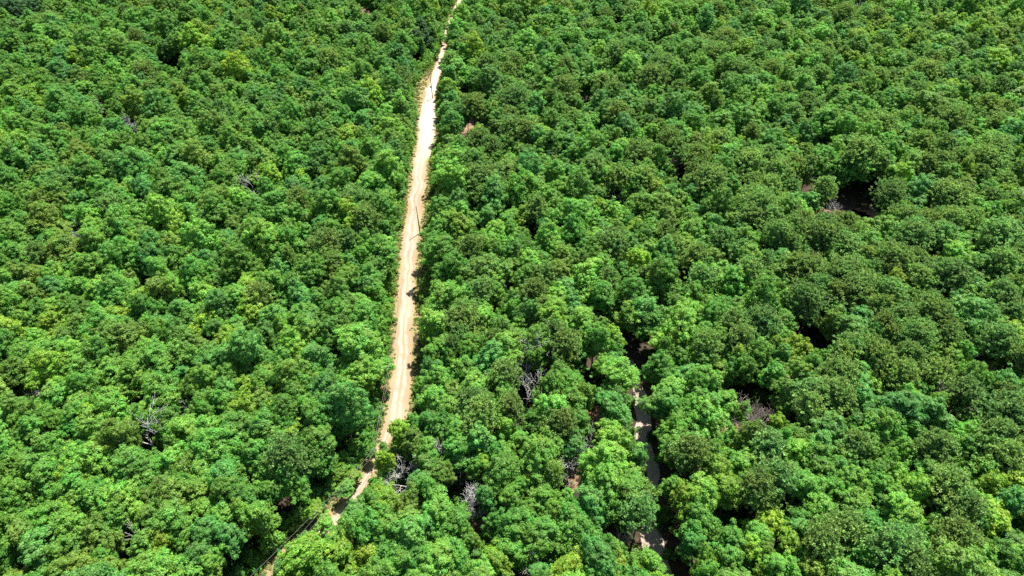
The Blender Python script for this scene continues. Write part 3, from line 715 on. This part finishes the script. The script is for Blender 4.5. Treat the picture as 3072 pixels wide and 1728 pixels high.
# ------------------------------------------------------------------ the rest of the wood: one stuff object
def gn_scatter(name, pts, meshes, mat_dummy):
    """pts: list of (x, y, z, rz, sx, sz, tint, idx); the vertices carry instances of the given meshes"""
    me = bpy.data.meshes.new(name); me.from_pydata([(p[0], p[1], p[2]) for p in pts], [], []); 
    def att(n, ty, vals, key):
        a = me.attributes.new(n, ty, 'POINT'); a.data.foreach_set(key, np.asarray(vals, dtype=np.int32 if ty == 'INT' else np.float32).ravel())
    att('rotv', 'FLOAT_VECTOR', [(0, 0, p[3]) for p in pts], 'vector')
    att('sclv', 'FLOAT_VECTOR', [(p[4], p[4], p[5]) for p in pts], 'vector')
    att('tint', 'FLOAT_VECTOR', [p[6] for p in pts], 'vector')
    att('pick', 'INT', [p[7] for p in pts], 'value')
    o = bpy.data.objects.new(name, me); COL.objects.link(o)
    ng = bpy.data.node_groups.new(name, 'GeometryNodeTree')
    ng.interface.new_socket('Geometry', in_out='INPUT', socket_type='NodeSocketGeometry'); ng.interface.new_socket('Geometry', in_out='OUTPUT', socket_type='NodeSocketGeometry')
    N, L = ng.nodes, ng.links
    gi, go = N.new('NodeGroupInput'), N.new('NodeGroupOutput')
    def named(n, dt):
        a = N.new('GeometryNodeInputNamedAttribute'); a.data_type = dt; a.inputs['Name'].default_value = n; return a.outputs['Attribute']
    e2r = N.new('FunctionNodeEulerToRotation'); L.new(named('rotv', 'FLOAT_VECTOR'), e2r.inputs[0])
    scl, pick = named('sclv', 'FLOAT_VECTOR'), named('pick', 'INT')
    jo = N.new('GeometryNodeJoinGeometry')
    for k, src in enumerate(meshes):
        oi = N.new('GeometryNodeObjectInfo'); oi.inputs['Object'].default_value = src; oi.transform_space = 'ORIGINAL'; oi.inputs['As Instance'].default_value = True
        cmp_ = N.new('FunctionNodeCompare'); cmp_.data_type = 'INT'; cmp_.operation = 'EQUAL'
        L.new(pick, cmp_.inputs[2]); cmp_.inputs[3].default_value = k
        ip = N.new('GeometryNodeInstanceOnPoints')
        L.new(gi.outputs[0], ip.inputs['Points']); L.new(cmp_.outputs[0], ip.inputs['Selection']); L.new(oi.outputs['Geometry'], ip.inputs['Instance'])
        L.new(e2r.outputs[0], ip.inputs['Rotation']); L.new(scl, ip.inputs['Scale'])
        L.new(ip.outputs[0], jo.inputs[0])
    L.new(jo.outputs[0], go.inputs[0])
    md = o.modifiers.new('scatter', 'NODES'); md.node_group = ng
    o['kind'] = 'stuff'
    return o
def hidden_src(name, me):
    return bpy.data.objects.new(name, me)          # never linked to the scene: only a source for the scatter
SRC, SRCI = [], {}
for cls in CLASSES:
    for v, (cm, tm, R, Ht) in enumerate(CLASSES[cls]):
        SRCI[(cls, v)] = len(SRC); SRC.append(hidden_src('woodland_source', cm))
pts = []
for t in mass:
    if t['kind'] == 'pine': t['cls'], t['var'] = 1, 0
    pts.append((t['x'], t['y'], 0, t['rz'], t['sx'], t['sz'], t['tint'], SRCI[(t['cls'], t['var'])]))
gn_scatter('distant_forest', pts, SRC, M_LEAF)

# undergrowth and roadside grass
BSRC = [hidden_src('bush_source', b) for b in BUSH]
pts = []
for _ in range(9000):
    y = 40 + 340*rng.random(); x = rng.uniform(-1, 1)*(75 + y*.72)
    d, need, right, i = road_clear(x, y, 1.0, False)
    if d < need - .2 or track_clear(x, y, .3)[0] < 2.0: continue
    if any(((gx - x)/ga)**2 + ((gy - y)/gb)**2 < 1.0 for gx, gy, ga, gb in CLEARC) and rng.random() < .9: continue
    s = rng.uniform(.5, 1.5); b = TINT[rng.choice('GGBOK')]
    pts.append((x, y, 0, rng.random()*6.28, s, s*rng.uniform(.7, 1.2), tuple(c*.85 for c in b), rng.randrange(5)))
for _ in range(1500):
    i = rng.randrange(len(ROAD)); side = rng.choice((-1, -1, 1)); vw = ROAD[i, 3] if side < 0 else ROAD[i, 4] + .6
    n0, n1 = ROAD[max(i - 1, 0), :2], ROAD[min(i + 1, len(ROAD) - 1), :2]; tx, ty = (n1 - n0)/max(np.linalg.norm(n1 - n0), .01)
    if ROAD[i, 1] < 105 and rng.random() < .6: continue
    off = side*(ROAD[i, 2]/2 + vw + .6 + 3.0*rng.random()); s = rng.uniform(.7, 1.7); b = TINT[rng.choice('GGBLO')]
    pts.append((ROAD[i, 0] + ty*off, ROAD[i, 1] - tx*off, 0, rng.random()*6.28, s, s*rng.uniform(.9, 1.7), b, rng.randrange(5)))
gn_scatter('undergrowth', pts, BSRC, M_LEAF)
pts = []
T = np.gradient(ROAD[:, :2], axis=0); T /= np.linalg.norm(T, axis=1, keepdims=True)
for _ in range(8000):
    i = rng.randrange(len(ROAD)); side = rng.choice((-1, 1)); hw = ROAD[i, 2]/2; vw = ROAD[i, 3] if side < 0 else ROAD[i, 4]
    f = rng.random()**.6
    off = side*(hw + .1 + vw*1.15*f)
    x = ROAD[i, 0] + T[i, 1]*off + rng.uniform(-.5, .5); y = ROAD[i, 1] - T[i, 0]*off + rng.uniform(-.5, .5)
    s = rng.uniform(.10, .26)*(1 + f); b = rng.choice(((.20, .24, .05), (.13, .20, .03), (.27, .25, .08), (.09, .17, .025), (.33, .27, .12)))
    pts.append((x, y, 0, rng.random()*6.28, s, s*rng.uniform(.5, .9), b, rng.randrange(5)))
gn_scatter('roadside_grass', pts, BSRC, M_LEAF)

# ------------------------------------------------------------------ roadside shrubs, counted along the road
shr = []
arc = np.concatenate([[0], np.cumsum(np.linalg.norm(np.diff(ROAD[:, :2], axis=0), axis=1))])
for side, word in ((-1, 'west'), (1, 'east')):
    s = 20.0 + 3*(side > 0)
    while s < arc[-1] - 30:
        i = int(np.searchsorted(arc, s)); r = rng.uniform(.7, 1.5)
        vw = ROAD[i, 3] if side < 0 else ROAD[i, 4]
        off = side*(ROAD[i, 2]/2 + vw + r*.35)
        shr.append((ROAD[i, 0] + T[i, 1]*off, ROAD[i, 1] - T[i, 0]*off, r, side, s)); s += rng.uniform(4.5, 10)
mid_i = int(np.hypot(ROAD[:, 0] - POLES[1]['x'], ROAD[:, 1] - POLES[1]['y']).argmin()); s_mid = arc[mid_i]
def ordw(n):
    ones = ['zeroth','first','second','third','fourth','fifth','sixth','seventh','eighth','ninth','tenth','eleventh','twelfth','thirteenth','fourteenth','fifteenth','sixteenth','seventeenth','eighteenth','nineteenth','twentieth']
    return ones[n] if n <= 20 else f'{n}th'
for side, word in ((-1, 'west'), (1, 'east')):
    for sign, where in ((1, 'beyond'), (-1, 'before')):
        L = sorted((q for q in shr if q[3] == side and (q[4] - s_mid)*sign >= 0), key=lambda q: abs(q[4] - s_mid))
        for n, q in enumerate(L):
            o = bpy.data.objects.new('shrub', rng.choice(BUSH)); COL.objects.link(o)
            o.location = (q[0], q[1], 0); o.scale = (q[2], q[2], q[2]*rng.uniform(.8, 1.4)); o.rotation_euler = (0, 0, rng.random()*6.28)
            tone = rng.choice('GLLYGO'); b = TINT[tone]; o['tint'] = tuple(c*rng.uniform(.9, 1.15) for c in b)
            tag(o, f"{'low' if q[2] < 1 else 'bushy'} {TONEWORD[tone]} shrub, {ordw(n + 1)} on the road's {word} verge {where} the midway pole", 'shrub', 'shrubs along the dirt road')

# ------------------------------------------------------------------ utility poles and wires
PNAMES = ['weathered wooden utility pole on the grassy bank beside the far stretch of dirt road', 'bare wooden utility pole standing on the east verge midway along the dirt road', 'wooden utility pole half hidden by trees where the dirt road bends away']
for p, lab in zip(POLES, PNAMES):
    e = bpy.data.objects.new('utility_pole', None); COL.objects.link(e); e.location = (p['x'], p['y'], 0)
    e.rotation_euler = (0, R_(-1.5), 0)
    tag(e, lab, 'utility pole', 'utility poles along the dirt road')
    h = p['h']
    V, F = tube([(0, 0, -.4), (0, 0, h*.5), (0, 0, h)], [.17, .145, .11], 10); o = link_mesh('post', V, F, [M_POLE], e, smooth=True)
    V, F = tube([(0, 0, h), (0, 0, h + .12), (0, 0, h + .24)], [.05, .075, .04], 8); link_mesh('insulator', V, F, [M_CERAM], e, smooth=True)
    V, F = tube([(.1, 0, h - 1.1), (.24, 0, h - 1.1)], [.03, .03], 6); link_mesh('neutral_bracket', V, F, [M_METAL], e)
    if p is POLES[0]:
        V, F = tube([(-.32, .02, h*.42), (-.32, .02, h*.42 + .12), (-.32, .02, h*.42 + .75), (-.32, .02, h*.42 + .85)], [.2, .24, .24, .14], 12); link_mesh('transformer', V, F, [M_METAL], e, smooth=True)
def wire(a, b, sag, lab, group='overhead wires along the road cut'):
    a, b = np.array(a, float), np.array(b, float); n = 24
    path = [a + (b - a)*t - np.array([0, 0, sag*4*t*(1 - t)]) for t in np.linspace(0, 1, n + 1)]
    V, F = tube(path, [.022]*(n + 1), 5); o = link_mesh('overhead_wire', V, F, [M_WIRE]); tag(o, lab, 'wire', group)
def ptop(p, dz): return (p['x'] + (-.027*(p['h'] + dz)), p['y'], p['h'] + dz)
w_end = (*at(800, 1712, 8.6), 8.6); w_end2 = (*at(690, 1830, 8.6), 8.6)
for dz, dx, nm in ((.2, 0, 'upper'), (-1.1, .25, 'lower')):
    wire(ptop(POLES[0], dz), ptop(POLES[1], dz), .8, f'{nm} overhead wire between the far and midway utility poles')
    wire(ptop(POLES[1], dz), ptop(POLES[2], dz), 1.0, f'{nm} overhead wire from the midway pole to the pole at the bend')
    wire(ptop(POLES[2], dz), (w_end2[0] + dx, w_end2[1], w_end2[2] + dz), .8, f'{nm} overhead wire crossing the dark cut from the pole at the bend')
wire((POLES[2]['x'] - .4, POLES[2]['y'] + .6, 9.2), (w_end2[0] - 1.2, w_end2[1] + 1.4, 8.8), .7, 'outermost overhead wire crossing the dark cut at the bend')
wire(ptop(POLES[0], -.4), (*at(1420, 272, 9.0), 9.0), .3, 'thin service wire leaving the far pole towards the eastern woods')
wire((*at(1420, 272, 9.0), 9.0), (*at(1850, 424, 8.0), 8.0), 1.0, 'long service wire dipping into the eastern woods above a pine')

# ------------------------------------------------------------------ light
SUN_EL, SUN_AZ = R_(66.0), R_(36.0)        # azimuth measured from +y (away) towards +x
sd = Vector((math.sin(SUN_AZ)*math.cos(SUN_EL), math.cos(SUN_AZ)*math.cos(SUN_EL), math.sin(SUN_EL)))
sl = bpy.data.lights.new('sun', 'SUN'); sl.energy = 4.6; sl.angle = R_(.53); sl.color = (1.0, .955, .88)
so = bpy.data.objects.new('sun', sl); COL.objects.link(so); so.rotation_euler = sd.to_track_quat('Z', 'Y').to_euler()
so.location = (0, 0, 300)
w = bpy.data.worlds.new('World'); scene.world = w; w.use_nodes = True
nt = w.node_tree; nt.nodes.clear()
sky = nt.nodes.new('ShaderNodeTexSky'); sky.sky_type = 'NISHITA'; sky.sun_disc = False; sky.sun_elevation = SUN_EL; sky.sun_rotation = SUN_AZ
bg = nt.nodes.new('ShaderNodeBackground'); bg.inputs['Strength'].default_value = .075
ow = nt.nodes.new('ShaderNodeOutputWorld'); nt.links.new(sky.outputs[0], bg.inputs[0]); nt.links.new(bg.outputs[0], ow.inputs[0])

vs = scene.view_settings; vs.view_transform = 'Standard'; vs.look = 'None'; vs.exposure = 1.5; vs.gamma = 1.0
scene.cycles.max_bounces = 5; scene.cycles.diffuse_bounces = 3; scene.cycles.transmission_bounces = 3; scene.cycles.transparent_max_bounces = 4
scene.cycles.use_denoising = False
